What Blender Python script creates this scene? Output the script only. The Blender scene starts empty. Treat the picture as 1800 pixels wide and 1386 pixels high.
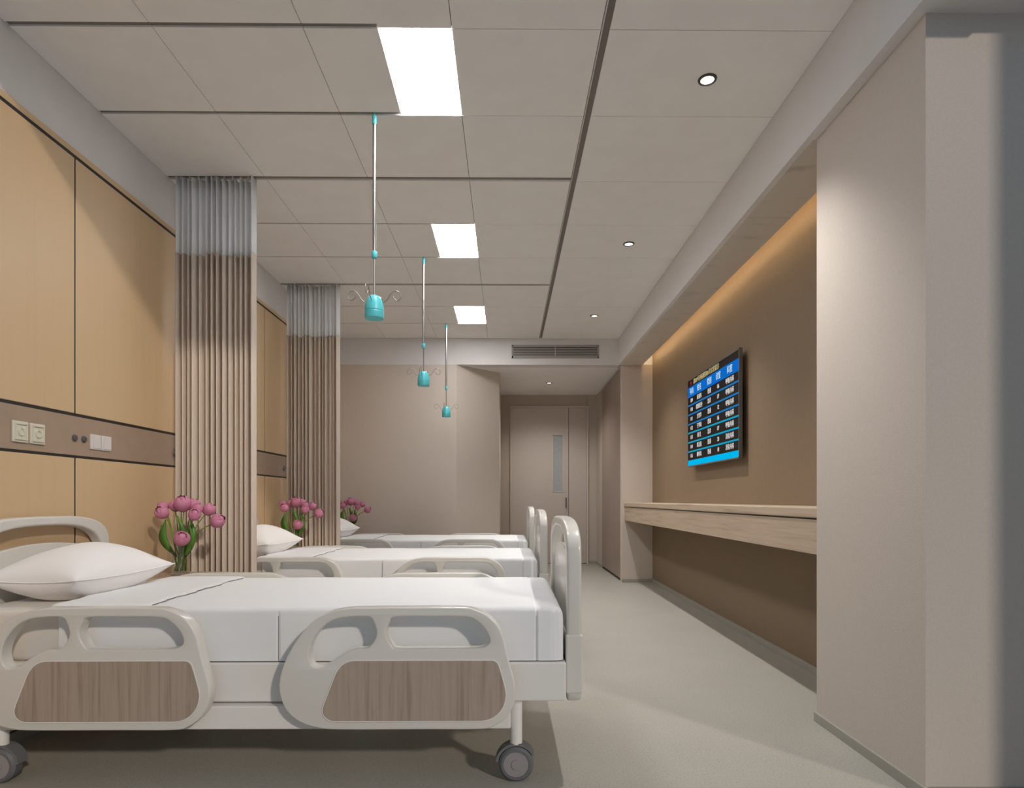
import bpy, bmesh, math, random
from mathutils import Vector, Matrix, noise
PI = math.pi
random.seed(7)
sc = bpy.context.scene
COL = sc.collection

# ------------------------------------------------------------------ constants
EYE = 0.977            # camera height
FP = 1091.0            # focal length in pixels of the 1800x1386 frame
CEIL = 2.872
SOF = 2.563
LX = -1.99             # left wall
BW = 1.72              # brown wall
PX = 1.365             # pillar face
ENDY = 7.30
BACKY = 9.42

# ------------------------------------------------------------------ materials
def mat(name, color, rough=0.5, metal=0.0, noise_amt=0.0, noise_scale=20.0, bump=0.0, bump_scale=60.0,
        emit=None, emit_strength=1.0, spec=0.5, stretch=None, coat=0.0):
    m = bpy.data.materials.new(name); m.use_nodes = True
    nt = m.node_tree; b = nt.nodes['Principled BSDF']
    b.inputs['Base Color'].default_value = (*color, 1)
    b.inputs['Roughness'].default_value = rough
    b.inputs['Metallic'].default_value = metal
    b.inputs['Specular IOR Level'].default_value = spec
    if coat: b.inputs['Coat Weight'].default_value = coat; b.inputs['Coat Roughness'].default_value = 0.15
    tc = nt.nodes.new('ShaderNodeTexCoord')
    vec = tc.outputs['Object']
    if stretch:
        mp = nt.nodes.new('ShaderNodeMapping'); mp.inputs['Scale'].default_value = stretch
        nt.links.new(vec, mp.inputs['Vector']); vec = mp.outputs['Vector']
    if noise_amt:
        n = nt.nodes.new('ShaderNodeTexNoise'); n.inputs['Scale'].default_value = noise_scale
        n.inputs['Detail'].default_value = 4
        nt.links.new(vec, n.inputs['Vector'])
        r = nt.nodes.new('ShaderNodeValToRGB')
        r.color_ramp.elements[0].position = 0.3; r.color_ramp.elements[1].position = 0.7
        r.color_ramp.elements[0].color = (*[c*(1-noise_amt) for c in color], 1)
        r.color_ramp.elements[1].color = (*[min(1, c*(1+noise_amt)) for c in color], 1)
        nt.links.new(n.outputs['Fac'], r.inputs['Fac']); nt.links.new(r.outputs['Color'], b.inputs['Base Color'])
    if bump:
        n2 = nt.nodes.new('ShaderNodeTexNoise'); n2.inputs['Scale'].default_value = bump_scale
        nt.links.new(vec, n2.inputs['Vector'])
        bp = nt.nodes.new('ShaderNodeBump'); bp.inputs['Strength'].default_value = bump; bp.inputs['Distance'].default_value = 0.01
        nt.links.new(n2.outputs['Fac'], bp.inputs['Height']); nt.links.new(bp.outputs['Normal'], b.inputs['Normal'])
    if emit:
        b.inputs['Emission Color'].default_value = (*emit, 1)
        b.inputs['Emission Strength'].default_value = emit_strength
    return m

def wood_mat(name, dark, light, rough=0.5, axis='Z', scale=30):
    m = bpy.data.materials.new(name); m.use_nodes = True
    nt = m.node_tree; b = nt.nodes['Principled BSDF']; b.inputs['Roughness'].default_value = rough
    tc = nt.nodes.new('ShaderNodeTexCoord'); mp = nt.nodes.new('ShaderNodeMapping')
    s = [1, 1, 1]; s['XYZ'.index(axis)] = 0.035
    mp.inputs['Scale'].default_value = [v*scale for v in s]
    nt.links.new(tc.outputs['Object'], mp.inputs['Vector'])
    n = nt.nodes.new('ShaderNodeTexNoise'); n.inputs['Scale'].default_value = 2.2; n.inputs['Detail'].default_value = 6
    n.inputs['Distortion'].default_value = 0.6
    nt.links.new(mp.outputs['Vector'], n.inputs['Vector'])
    r = nt.nodes.new('ShaderNodeValToRGB'); e = r.color_ramp.elements
    e[0].position = 0.33; e[0].color = (*dark, 1); e[1].position = 0.60; e[1].color = (*light, 1)
    x = e.new(0.44); x.color = (*[(a*0.35+c*0.65) for a, c in zip(dark, light)], 1)
    nt.links.new(n.outputs['Fac'], r.inputs['Fac']); nt.links.new(r.outputs['Color'], b.inputs['Base Color'])
    return m

def floor_mat():
    m = bpy.data.materials.new('speckled_vinyl'); m.use_nodes = True
    nt = m.node_tree; b = nt.nodes['Principled BSDF']; b.inputs['Roughness'].default_value = 0.42
    b.inputs['Specular IOR Level'].default_value = 0.35
    tc = nt.nodes.new('ShaderNodeTexCoord')
    n = nt.nodes.new('ShaderNodeTexNoise'); n.inputs['Scale'].default_value = 150; n.inputs['Detail'].default_value = 3
    nt.links.new(tc.outputs['Object'], n.inputs['Vector'])
    r = nt.nodes.new('ShaderNodeValToRGB'); e = r.color_ramp.elements
    e[0].position = 0.30; e[0].color = (0.285, 0.272, 0.235, 1); e[1].position = 0.48; e[1].color = (0.40, 0.383, 0.335, 1)
    nt.links.new(n.outputs['Fac'], r.inputs['Fac'])
    n2 = nt.nodes.new('ShaderNodeTexNoise'); n2.inputs['Scale'].default_value = 2.5
    nt.links.new(tc.outputs['Object'], n2.inputs['Vector'])
    r2 = nt.nodes.new('ShaderNodeValToRGB'); e = r2.color_ramp.elements
    e[0].position = 0.35; e[0].color = (0.95, 0.95, 0.95, 1); e[1].position = 0.65; e[1].color = (1, 1, 1, 1)
    nt.links.new(n2.outputs['Fac'], r2.inputs['Fac'])
    mx = nt.nodes.new('ShaderNodeMix'); mx.data_type = 'RGBA'; mx.blend_type = 'MULTIPLY'; mx.inputs[0].default_value = 1
    nt.links.new(r.outputs['Color'], mx.inputs[6]); nt.links.new(r2.outputs['Color'], mx.inputs[7])
    nt.links.new(mx.outputs[2], b.inputs['Base Color'])
    return m

def streak_mat():  # pale base with faint darker streaks from stretched noise
    m = bpy.data.materials.new('soffit_streaked'); m.use_nodes = True
    nt = m.node_tree; b = nt.nodes['Principled BSDF']; b.inputs['Roughness'].default_value = 0.35
    tc = nt.nodes.new('ShaderNodeTexCoord'); mp = nt.nodes.new('ShaderNodeMapping')
    mp.inputs['Scale'].default_value = (2.2, 9, 3); mp.inputs['Rotation'].default_value = (0, 0, 0.5)
    nt.links.new(tc.outputs['Object'], mp.inputs['Vector'])
    n = nt.nodes.new('ShaderNodeTexNoise'); n.inputs['Scale'].default_value = 1.3; n.inputs['Detail'].default_value = 5
    n.inputs['Distortion'].default_value = 0.9
    nt.links.new(mp.outputs['Vector'], n.inputs['Vector'])
    r = nt.nodes.new('ShaderNodeValToRGB'); e = r.color_ramp.elements
    e[0].position = 0.27; e[0].color = (0.50, 0.47, 0.42, 1); e[1].position = 0.40; e[1].color = (0.66, 0.62, 0.56, 1)
    nt.links.new(n.outputs['Fac'], r.inputs['Fac']); nt.links.new(r.outputs['Color'], b.inputs['Base Color'])
    return m

def glass_mat(name, tint, rough=0.0, ior=1.45):
    m = bpy.data.materials.new(name); m.use_nodes = True
    b = m.node_tree.nodes['Principled BSDF']
    b.inputs['Base Color'].default_value = (*tint, 1); b.inputs['Roughness'].default_value = rough
    b.inputs['Transmission Weight'].default_value = 1; b.inputs['IOR'].default_value = ior
    return m

M = {
 'ceil':   mat('ceiling_tile_white', (0.87, 0.86, 0.845), 0.8, noise_amt=0.02, noise_scale=6),
 'paint':  mat('ceiling_paint', (0.72, 0.70, 0.69), 0.8, noise_amt=0.02, noise_scale=4),
 'dark':   mat('groove_shadow_grey', (0.22, 0.20, 0.185), 0.8),
 'thread_slit': mat('seam_thread_slit_grey', (0.20, 0.17, 0.16), 0.8),
 'alu':    mat('groove_edge_aluminium', (0.62, 0.60, 0.56), 0.5),
 'wallb':  mat('beige_wall_paint', (0.62, 0.54, 0.465), 0.75, noise_amt=0.03, noise_scale=90, bump=0.12, bump_scale=260),
 'wallc':  mat('warm_grey_wall_paint', (0.53, 0.47, 0.40), 0.75, noise_amt=0.03, noise_scale=90, bump=0.1, bump_scale=260),
 'pillar': mat('pillar_paint', (0.58, 0.515, 0.455), 0.75, noise_amt=0.025, noise_scale=90, bump=0.12, bump_scale=260),
 'brown':  mat('brown_wall_paint', (0.235, 0.165, 0.102), 0.6, noise_amt=0.03, noise_scale=30),
 'panel':  wood_mat('tan_laminate', (0.60, 0.43, 0.252), (0.615, 0.442, 0.26), 0.45, 'Z', 14),
 'rail':   mat('service_rail_brown', (0.36, 0.265, 0.195), 0.45, noise_amt=0.03),
 'black':  mat('black_joint', (0.022, 0.018, 0.015), 0.6),
 'floor':  floor_mat(), 'streaks': streak_mat(),
 'base':   mat('baseboard_grey', (0.36, 0.34, 0.29), 0.5),
 'shelf':  wood_mat('pale_oak', (0.40, 0.30, 0.21), (0.54, 0.43, 0.32), 0.45, 'Y', 28),
 'railwood': wood_mat('rail_walnut', (0.29, 0.225, 0.175), (0.385, 0.31, 0.25), 0.5, 'Z', 34),
 'plastic': mat('bed_ivory_plastic', (0.645, 0.625, 0.58), 0.28, coat=0.25),
 'plastic2': mat('bed_frame_enamel', (0.74, 0.72, 0.69), 0.4),
 'mattress': mat('mattress_cream', (0.70, 0.665, 0.62), 0.9, bump=0.1, bump_scale=400),
 'linen':  mat('white_linen', (0.78, 0.785, 0.79), 0.9, bump=0.16, bump_scale=7, stretch=(1.5, 6, 2)),
 'pillow': mat('pillow_cotton', (0.86, 0.84, 0.83), 0.9, bump=0.15, bump_scale=12),
 'tyre':   mat('grey_rubber', (0.13, 0.13, 0.14), 0.6),
 'hub':    mat('grey_hub_plastic', (0.28, 0.26, 0.26), 0.5),
 'hood':   mat('caster_hood_grey', (0.15, 0.15, 0.155), 0.5),
 'teal':   mat('turquoise_plastic', (0.10, 0.56, 0.62), 0.35),
 'chrome': mat('brushed_steel', (0.36, 0.35, 0.335), 0.42, metal=1.0),
 'net':    mat('white_net_fabric', (0.92, 0.93, 0.94), 0.9, bump=0.2, bump_scale=500),
 'cloth':  mat('taupe_curtain_fabric', (0.72, 0.62, 0.52), 0.9, bump=0.15, bump_scale=300),
 'tulip':  mat('tulip_pink', (0.54, 0.20, 0.31), 0.55, noise_amt=0.25, noise_scale=60, stretch=(1, 1, 0.3)),
 'stem':   mat('tulip_stem_green', (0.16, 0.27, 0.02), 0.5, noise_amt=0.2),
 'leaf':   mat('tulip_leaf_green', (0.075, 0.20, 0.022), 0.45, noise_amt=0.3, noise_scale=40, stretch=(1, 1, 0.15)),
 'glass':  glass_mat('clear_vase_glass', (0.97, 0.98, 0.97)),
 'water':  glass_mat('vase_water', (0.95, 0.98, 0.96), 0, 1.33),
 'doorp':  mat('door_laminate', (0.56, 0.49, 0.43), 0.5, noise_amt=0.02),
 'doorf':  mat('door_frame_paint', (0.64, 0.58, 0.52), 0.5),
 'doorg':  mat('door_window_glass', (0.42, 0.44, 0.44), 0.12, noise_amt=0.05),
 'ward':   mat('wardrobe_laminate', (0.31, 0.24, 0.20), 0.4, noise_amt=0.04, noise_scale=8, stretch=(1, 1, 0.1)),
 'niche':  mat('brown_niche_paint', (0.48, 0.41, 0.34), 0.7),
 'white':  mat('white_gypsum', (0.80, 0.79, 0.77), 0.7),
 'switch': mat('switch_white', (0.66, 0.63, 0.61), 0.35),
 'socket': mat('socket_ivory', (0.66, 0.63, 0.52), 0.35),
 'port':   mat('gas_port_grey', (0.075, 0.08, 0.085), 0.4),
 'ring':   mat('downlight_trim', (0.05, 0.045, 0.04), 0.4),
 'ventg':  mat('vent_grey', (0.36, 0.34, 0.31), 0.5),
 'ventd':  mat('vent_dark', (0.03, 0.028, 0.025), 0.7),
 'bezel':  mat('bezel_grey', (0.13, 0.125, 0.12), 0.4),
 'scr':    mat('screen_black', (0.012, 0.009, 0.008), 0.5, spec=0.15),
 'hdr':    mat('screen_blue', (0, 0, 0), 0.4, spec=0.0, emit=(0.004, 0.13, 0.52), emit_strength=1.0),
 'cyan':   mat('screen_cyan', (0, 0, 0), 0.4, spec=0.0, emit=(0.0, 0.44, 0.78), emit_strength=1.0),
 'sep1':   mat('screen_line_blue', (0, 0, 0), 0.4, spec=0.0, emit=(0.012, 0.17, 0.44), emit_strength=1.0),
 'sep2':   mat('screen_line_teal', (0, 0, 0), 0.4, spec=0.0, emit=(0.008, 0.31, 0.49), emit_strength=1.0),
 'txw':    mat('screen_text_white', (0, 0, 0), 0.4, spec=0.0, emit=(0.75, 0.73, 0.70), emit_strength=1.0),
 'txc':    mat('screen_text_pale', (0, 0, 0), 0.4, spec=0.0, emit=(0.65, 0.85, 0.80), emit_strength=1.0),
 'txy':    mat('screen_text_gold', (0, 0, 0), 0.4, spec=0.0, emit=(0.55, 0.45, 0.22), emit_strength=1.0),
 'txr':    mat('screen_text_red', (0, 0, 0), 0.4, spec=0.0, emit=(0.45, 0.03, 0.03), emit_strength=1.0),
 'panelight': mat('luminous_diffuser', (0.8, 0.8, 0.8), 0.5, emit=(0.99, 0.99, 1.0), emit_strength=25.0),
 'lens':   mat('downlight_lens', (0.8, 0.8, 0.8), 0.5, emit=(1.0, 0.96, 0.9), emit_strength=4.0),
 'led':    mat('led_strip_warm', (0.8, 0.8, 0.8), 0.5, emit=(1.0, 0.72, 0.42), emit_strength=19.5),
}

def add_translucent(m, fac):
    nt = m.node_tree; b = nt.nodes['Principled BSDF']; out = nt.nodes['Material Output']
    tr = nt.nodes.new('ShaderNodeBsdfTranslucent'); tr.inputs['Color'].default_value = b.inputs['Base Color'].default_value
    mx = nt.nodes.new('ShaderNodeMixShader'); mx.inputs[0].default_value = fac
    nt.links.new(b.outputs[0], mx.inputs[1]); nt.links.new(tr.outputs[0], mx.inputs[2]); nt.links.new(mx.outputs[0], out.inputs['Surface'])
add_translucent(M['cloth'], 0.15); add_translucent(M['net'], 0.25)

# ------------------------------------------------------------------ helpers
def tag(o, label=None, cat=None, group=None, kind=None):
    if label: o['label'] = label
    if cat: o['category'] = cat
    if group: o['group'] = group
    if kind: o['kind'] = kind
    return o
def thing(name, loc, label, cat, group=None, rz=0):
    o = bpy.data.objects.new(name, None); o.empty_display_size = 0.1
    COL.objects.link(o); o.location = loc; o.rotation_euler = (0, 0, rz)
    return tag(o, label, cat, group)
def worldloc(p):
    v = Vector((0, 0, 0))
    while p is not None: v += Vector(p.location); p = p.parent
    return v
def obj(name, bm, m, parent=None, smooth=False, angle=None, local=False):
    """link a bmesh as one mesh object; geometry is given in world space unless local"""
    me = bpy.data.meshes.new(name)
    if parent is not None and not local:
        bmesh.ops.translate(bm, verts=bm.verts, vec=-worldloc(parent))
    bm.to_mesh(me); bm.free()
    me.materials.append(m)
    if smooth:
        for p in me.polygons: p.use_smooth = True
        if angle:
            try: me.set_sharp_from_angle(angle=angle)
            except Exception: pass
    o = bpy.data.objects.new(name, me); COL.objects.link(o)
    if parent is not None: o.parent = parent
    return o
def struct(name, bm, m, parent=None, **k):
    o = obj(name, bm, m, parent, **k)
    if parent is None: o['kind'] = 'structure'
    return o
def B(): return bmesh.new()
def box(bm, x0, x1, y0, y1, z0, z1, bev=0.0, seg=2):
    r = bmesh.ops.create_cube(bm, size=1)
    vs = r['verts']
    bmesh.ops.scale(bm, verts=vs, vec=(abs(x1-x0), abs(y1-y0), abs(z1-z0)))
    bmesh.ops.translate(bm, verts=vs, vec=((x0+x1)/2, (y0+y1)/2, (z0+z1)/2))
    if bev:
        es = list({e for v in vs for e in v.link_edges})
        bmesh.ops.bevel(bm, geom=es, offset=bev, segments=seg, profile=0.5, affect='EDGES')
    return bm
def cyl(bm, p0, p1, r0, r1=None, seg=24):
    r1 = r0 if r1 is None else r1
    p0, p1 = Vector(p0), Vector(p1); d = p1-p0
    mtx = Matrix.Translation((p0+p1)/2) @ d.to_track_quat('Z', 'Y').to_matrix().to_4x4()
    bmesh.ops.create_cone(bm, cap_ends=True, segments=seg, radius1=r0, radius2=r1, depth=d.length, matrix=mtx)
    return bm
def lathe(bm, prof, c, seg=32, axis='Z'):
    """prof: list of (r, h); closed at ends where r = 0"""
    rings = []
    for r, h in prof:
        if r < 1e-6:
            v = [bm.verts.new(_ax(0, 0, h, c, axis))]
        else:
            v = [bm.verts.new(_ax(r*math.cos(2*PI*k/seg), r*math.sin(2*PI*k/seg), h, c, axis)) for k in range(seg)]
        rings.append(v)
    for a, b in zip(rings, rings[1:]):
        if len(a) == 1 and len(b) == 1: continue
        for k in range(seg):
            k2 = (k+1) % seg
            if len(a) == 1: bm.faces.new((a[0], b[k], b[k2]))
            elif len(b) == 1: bm.faces.new((a[k2], a[k], b[0]))
            else: bm.faces.new((a[k], b[k], b[k2], a[k2]))
    bmesh.ops.recalc_face_normals(bm, faces=bm.faces)
    return bm
def _ax(x, y, h, c, axis):
    if axis == 'Z': return (c[0]+x, c[1]+y, c[2]+h)
    if axis == 'Y': return (c[0]+x, c[1]+h, c[2]+y)
    return (c[0]+h, c[1]+x, c[2]+y)
def tube(bm, pts, rad, seg=10, cap=True):
    pts = [Vector(p) for p in pts]; n = len(pts)
    rads = rad if isinstance(rad, (list, tuple)) else [rad]*n
    rings = []; up = None
    for i, p in enumerate(pts):
        t = (pts[min(i+1, n-1)]-pts[max(i-1, 0)]).normalized()
        if up is None:
            up = Vector((0, 0, 1)) if abs(t.z) < 0.9 else Vector((1, 0, 0))
        a = t.cross(up).normalized(); b = a.cross(t).normalized(); up = b
        rings.append([bm.verts.new(p + rads[i]*(a*math.cos(2*PI*k/seg)+b*math.sin(2*PI*k/seg))) for k in range(seg)])
    for a, b in zip(rings, rings[1:]):
        for k in range(seg): bm.faces.new((a[k], a[(k+1) % seg], b[(k+1) % seg], b[k]))
    if cap: bm.faces.new(rings[0][::-1]); bm.faces.new(rings[-1])
    bmesh.ops.recalc_face_normals(bm, faces=bm.faces)
    return bm
def smooth_path(pts, n=8, closed=False):
    """Catmull-Rom through 2D/3D points"""
    out = []; N = len(pts); P = [Vector(p) for p in pts]
    rng = range(N) if closed else range(N-1)
    for i in rng:
        g = (lambda k: P[k % N]) if closed else (lambda k: P[max(0, min(N-1, k))])
        p0, p1, p2, p3 = g(i-1), g(i), g(i+1), g(i+2)
        for j in range(n):
            t = j/n
            out.append(0.5*((2*p1)+(-p0+p2)*t+(2*p0-5*p1+4*p2-p3)*t*t+(-p0+3*p1-3*p2+p3)*t**3))
    if not closed: out.append(P[-1])
    return out
def plate(loops, depth, bevel=0.0, bres=2):
    """2D loops (outer first, then holes) filled and extruded: local XY plane, thickness along Z (centred)"""
    cu = bpy.data.curves.new('t', 'CURVE'); cu.dimensions = '2D'; cu.fill_mode = 'BOTH'
    for lp in loops:
        s = cu.splines.new('POLY'); s.points.add(len(lp)-1)
        for k, p in enumerate(lp): s.points[k].co = (p[0], p[1], 0, 1)
        s.use_cyclic_u = True
    cu.extrude = depth/2 - bevel; cu.bevel_depth = bevel; cu.bevel_resolution = bres
    cu.offset = -bevel
    o = bpy.data.objects.new('t', cu); COL.objects.link(o)
    bpy.context.view_layer.update()
    me = bpy.data.meshes.new_from_object(o.evaluated_get(bpy.context.evaluated_depsgraph_get()))
    bm = bmesh.new(); bm.from_mesh(me)
    bmesh.ops.remove_doubles(bm, verts=bm.verts, dist=1e-5)
    bpy.data.objects.remove(o); bpy.data.curves.remove(cu); bpy.data.meshes.remove(me)
    return bm
def text_bm(body, size, xs=1.0):
    cu = bpy.data.curves.new('t', 'FONT'); cu.body = body; cu.size = size; cu.align_x = 'CENTER'; cu.align_y = 'CENTER'
    cu.extrude = 0.0004
    o = bpy.data.objects.new('t', cu); COL.objects.link(o); bpy.context.view_layer.update()
    me = bpy.data.meshes.new_from_object(o.evaluated_get(bpy.context.evaluated_depsgraph_get()))
    bm = bmesh.new(); bm.from_mesh(me)
    bpy.data.objects.remove(o); bpy.data.curves.remove(cu); bpy.data.meshes.remove(me)
    bmesh.ops.scale(bm, verts=bm.verts, vec=(xs, 1, 1))
    return bm
def merge(dst, src):
    me = bpy.data.meshes.new('t'); src.to_mesh(me); src.free(); dst.from_mesh(me); bpy.data.meshes.remove(me)
def copy_tree(o, parent=None):
    c = o.copy(); COL.objects.link(c)
    if parent is not None: c.parent = parent
    for ch in [x for x in ALLCH(o)]: copy_tree(ch, c)
    return c
def ALLCH(o): return [x for x in bpy.data.objects if x.parent == o]

# ================================================================== SETTING
# ---- floor
struct('floor', box(B(), -2.1, 4.5, -3.0, 9.6, -0.10, 0.0), M['floor'])

# ---- left wall: painted band above, laminate panels and black joints below
wl = struct('wall_left', box(B(), LX-0.12, LX, 0.6, 7.42, 0, 3.0), M['paint'])
PANTOP = 2.540; RT = 1.358; RB = 1.179
struct('backing', box(B(), LX-0.001, LX+0.0122, 0.6, ENDY-0.001, 0.0, 2.556), M['black'], wl)
struct('top_strip', box(B(), LX, LX+0.014, 0.6, ENDY-0.001, 2.556, 2.583), M['panel'], wl)
seams = [0.6, 0.628, 1.744, 2.860, 3.976, 5.092, 6.208, ENDY+0.002]
for a, b in zip(seams, seams[1:]):
    if b-a < 0.1: continue
    struct('upper_panel', box(B(), LX, LX+0.0145, a+0.005, b-0.005, RT+0.014, PANTOP, 0.0015, 1), M['panel'], wl)
    struct('lower_panel', box(B(), LX, LX+0.0145, a+0.005, b-0.005, 0.05, RB-0.012, 0.0015, 1), M['panel'], wl)
struct('service_rail', box(B(), LX, LX+0.0145, 0.6, ENDY-0.001, RB, RT, 0.001, 1), M['rail'], wl)
struct('baseboard_left', box(B(), LX+0.0142, LX+0.024, 0.6, ENDY-0.002, 0, 0.045), M['base'])

# ---- ceiling: tiles with joints and recessed tracks over a dark backing
RY = [2.499, 3.064, 3.693, 4.278, 4.864, 5.500, 6.100, 6.688, 7.2995]
XC = [LX, -1.4207, -0.8180, -0.2204, 0.381]
CY0 = 2.03
bm = box(B(), -2.11, 2.3, CY0, ENDY+0.15, CEIL+0.008, CEIL+0.13)
ce = struct('ceiling', bm, M['dark'])
tiles = B(); g = 0.0017
LGX0, LGX1 = -0.516, -0.2204
def tile(x0, x1, y0, y1):
    box(tiles, x0+g, x1-g, y0+g, y1-g, CEIL, CEIL+0.0081)
prev = CY0
for i, y in enumerate(RY):
    lit = i in (1, 4, 7)
    ys = prev; ye = y
    if i in (2, 5): ye_l = y-0.041
    else: ye_l = y
    # left bay: pulled short of the rail grooves
    gap = {0: 0.022, 1: 0.022, 3: 0.012, 4: 0.012, 6: 0.010, 7: 0.010}.get(i, 0.0)
    for a, b in zip(XC, XC[1:]):
        if b == LGX1:                                        # bay that carries the luminaires
            tile(a, LGX0, ys, ye_l-gap)
            if not lit: tile(LGX0-2*g, LGX1, ys, ye_l-(gap if i not in (0, 3, 6) else 0))
        else:
            tile(a, b, ys, ye_l-(gap if b < -0.3 else 0))
    tile(0.415, 1.3205, prev, y)
    prev = y
obj('ceiling_tile', tiles, M['ceil'], ce)
edge = B()
for y in (RY[2], RY[5]): box(edge, LX, 0.381, y-0.0145, y-g, CEIL-0.001, CEIL+0.0081)
box(edge, 0.3825, 0.388, CY0, ENDY-0.001, CEIL-0.001, CEIL+0.0081)
obj('track_edge', edge, M['alu'], ce)
def lumin(y0, y1, label):
    t = thing('ceiling_light', ((LGX0+LGX1)/2, (y0+y1)/2, CEIL), label, 'ceiling light', 'rectangular ceiling lights over the bed feet')
    obj('diffuser', box(B(), LGX0+g, LGX1-g, y0+g, y1-g, CEIL, CEIL+0.004), M['panelight'], t)
    obj('housing', box(B(), LGX0+g, LGX1-g, y0+g, y1-g, CEIL+0.004, CEIL+0.0075), M['alu'], t)
lumin(RY[0], RY[1], 'largest white rectangular ceiling light, nearest, above the first bed')
lumin(RY[3], RY[4], 'middle white rectangular ceiling light, above the second bed')
lumin(RY[6], RY[7], 'smallest farthest white rectangular ceiling light, above the third bed')

# ---- bulkhead along the right side, cove and soffit
bk = struct('trim_1', box(B(), 1.320, 1.60, 1.88, ENDY, SOF, CEIL+0.13), M['paint'])
struct('soffit_panel', box(B(), 1.352, 1.598, 2.725, ENDY-0.001, SOF-0.002, SOF+0.001), M['streaks'], bk)
struct('trim_2', box(B(), 1.60, 2.40, 1.905, 2.72, SOF, CEIL+0.13), M['paint'])
struct('trim_3', box(B(), 1.60, 1.84, 2.72, ENDY+0.12, CEIL-0.02, CEIL+0.13), M['white'])
struct('light_strip', box(B(), 1.5995, 1.606, 2.75, 7.28, 2.640, 2.652), M['led'], bk)

# ---- right side walls
pil = struct('wall_pillar', box(B(), PX, 2.40, 2.01, 2.72, 0, CEIL+0.02), M['pillar'])
struct('wall_right', box(B(), BW, BW+0.12, 2.72, 7.3, 0, CEIL-0.02), M['brown'])
struct('sun_mask_wall', box(B(), 2.20, 2.40, 1.216, 2.01, 0, 3.1), M['pillar'])  # added out of view; its edge cuts the sun patch on the pillar front
struct('baseboard_pillar', box(B(), PX-0.010, 2.19, 2.000, 2.727, 0, 0.040, 0.001, 1), M['base'])
struct('baseboard_right', box(B(), BW-0.010, BW, 2.727, 7.289, 0, 0.045, 0.001, 1), M['base'])
struct('wall_end', box(B(), 1.358, BW+0.12, ENDY, ENDY+0.10, 0, SOF), M['wallb'])
struct('trim_4', box(B(), 1.50, BW+0.12, ENDY, ENDY+0.10, SOF+0.002, CEIL-0.02), M['white'])
struct('baseboard_end', box(B(), 1.356, BW-0.010, ENDY-0.010, ENDY, 0, 0.040, 0.001, 1), M['base'])

# ---- end fascia, end wall, corridor
struct('trim_5', box(B(), LX, 1.320, ENDY, ENDY+0.15, SOF, CEIL+0.03), M['paint'])
struct('ceiling_corridor', box(B(), LX, 2.3, ENDY+0.15, 9.55, SOF, SOF+0.1), M['ceil'])
bm = B()
plan = [(LX, ENDY+0.001), (-0.59, ENDY+0.001), (-0.09, 7.757), (-0.09, BACKY), (-0.30, BACKY), (-0.30, 7.95), (-0.70, 7.60), (LX, 7.60)]
lo = [bm.verts.new((x, y, 0)) for x, y in plan]; hi = [bm.verts.new((x, y, SOF)) for x, y in plan]
bm.faces.new(lo[::-1]); bm.faces.new(hi)
for k in range(len(plan)):
    k2 = (k+1) % len(plan); bm.faces.new((lo[k], lo[k2], hi[k2], hi[k]))
bmesh.ops.recalc_face_normals(bm, faces=bm.faces)
struct('wall_far', bm, M['wallb'])
struct('wall_back', box(B(), -0.30, 1.90, BACKY, BACKY+0.12, 0, SOF), M['niche'])
struct('wall_corridor', box(B(), 1.373, 1.90, 8.84, BACKY, 0, SOF), M['wallc'])
struct('baseboard_back', box(B(), 1.245, 1.373, BACKY-0.010, BACKY, 0, 0.045), M['base'])
struct('baseboard_corridor', box(B(), 1.363, 1.373, 8.842, BACKY-0.011, 0, 0.045), M['base'])
struct('wall_lintel', box(B(), 1.235, 1.373, BACKY-0.006, BACKY, 0.0, SOF), M['wallc'])
struct('baseboard_far', box(B(), LX+0.025, -0.60, ENDY-0.010, ENDY+0.0005, 0, 0.045), M['base'])

# door: double leaf with a vision panel
Z_D = 2.369
fr = B(); box(fr, 0.055, 0.072, BACKY-0.03, BACKY-0.0005, 0, Z_D+0.02); box(fr, 1.213, 1.238, BACKY-0.03, BACKY-0.0005, 0, Z_D+0.02); box(fr, 0.055, 1.238, BACKY-0.031, BACKY-0.0005, Z_D, Z_D+0.022)
dr = struct('door_1', fr, M['doorf'])
struct('door_leaf', plate([[(0.074, 0.008), (0.938, 0.008), (0.938, Z_D-0.003), (0.074, Z_D-0.003)], [(0.700, 1.093), (0.852, 1.093), (0.852, 1.957), (0.700, 1.957)]], 0.02), M['doorp'], dr)
lf = ALLCH(dr)[0]
def up_xz(o, y):  # turn a plate made in XY into an XZ plate standing at depth y
    for v in o.data.vertices: v.co = Vector((v.co.x, y + v.co.z, v.co.y))
    o.data.update()
    bmx = bmesh.new(); bmx.from_mesh(o.data); bmesh.ops.recalc_face_normals(bmx, faces=bmx.faces); bmx.to_mesh(o.data); bmx.free()
up_xz(lf, BACKY-0.0125)
fr2 = B()
for q in ((0.693, 0.702, 1.086, 1.964), (0.850, 0.859, 1.086, 1.964), (0.693, 0.859, 1.955, 1.964), (0.693, 0.859, 1.086, 1.095)):
    box(fr2, q[0], q[1], BACKY-0.028, BACKY-0.004, q[2], q[3])
obj('window_frame', fr2, M['doorf'], lf)
obj('vision_glass', box(B(), 0.702, 0.850, BACKY-0.014, BACKY-0.006, 1.095, 1.955), M['doorg'], lf)
hd = B(); cyl(hd, (0.898, BACKY-0.055, 0.85), (0.898, BACKY-0.055, 1.005), 0.009, seg=12)
for z in (0.87, 0.985): cyl(hd, (0.898, BACKY-0.055, z), (0.898, BACKY-0.02, z), 0.006, seg=10)
obj('door_handle', hd, M['bezel'], lf)
struct('side_leaf', box(B(), 0.945, 1.211, BACKY-0.0225, BACKY-0.0025, 0.008, Z_D-0.003, 0.001, 1), M['doorp'], dr)
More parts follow.
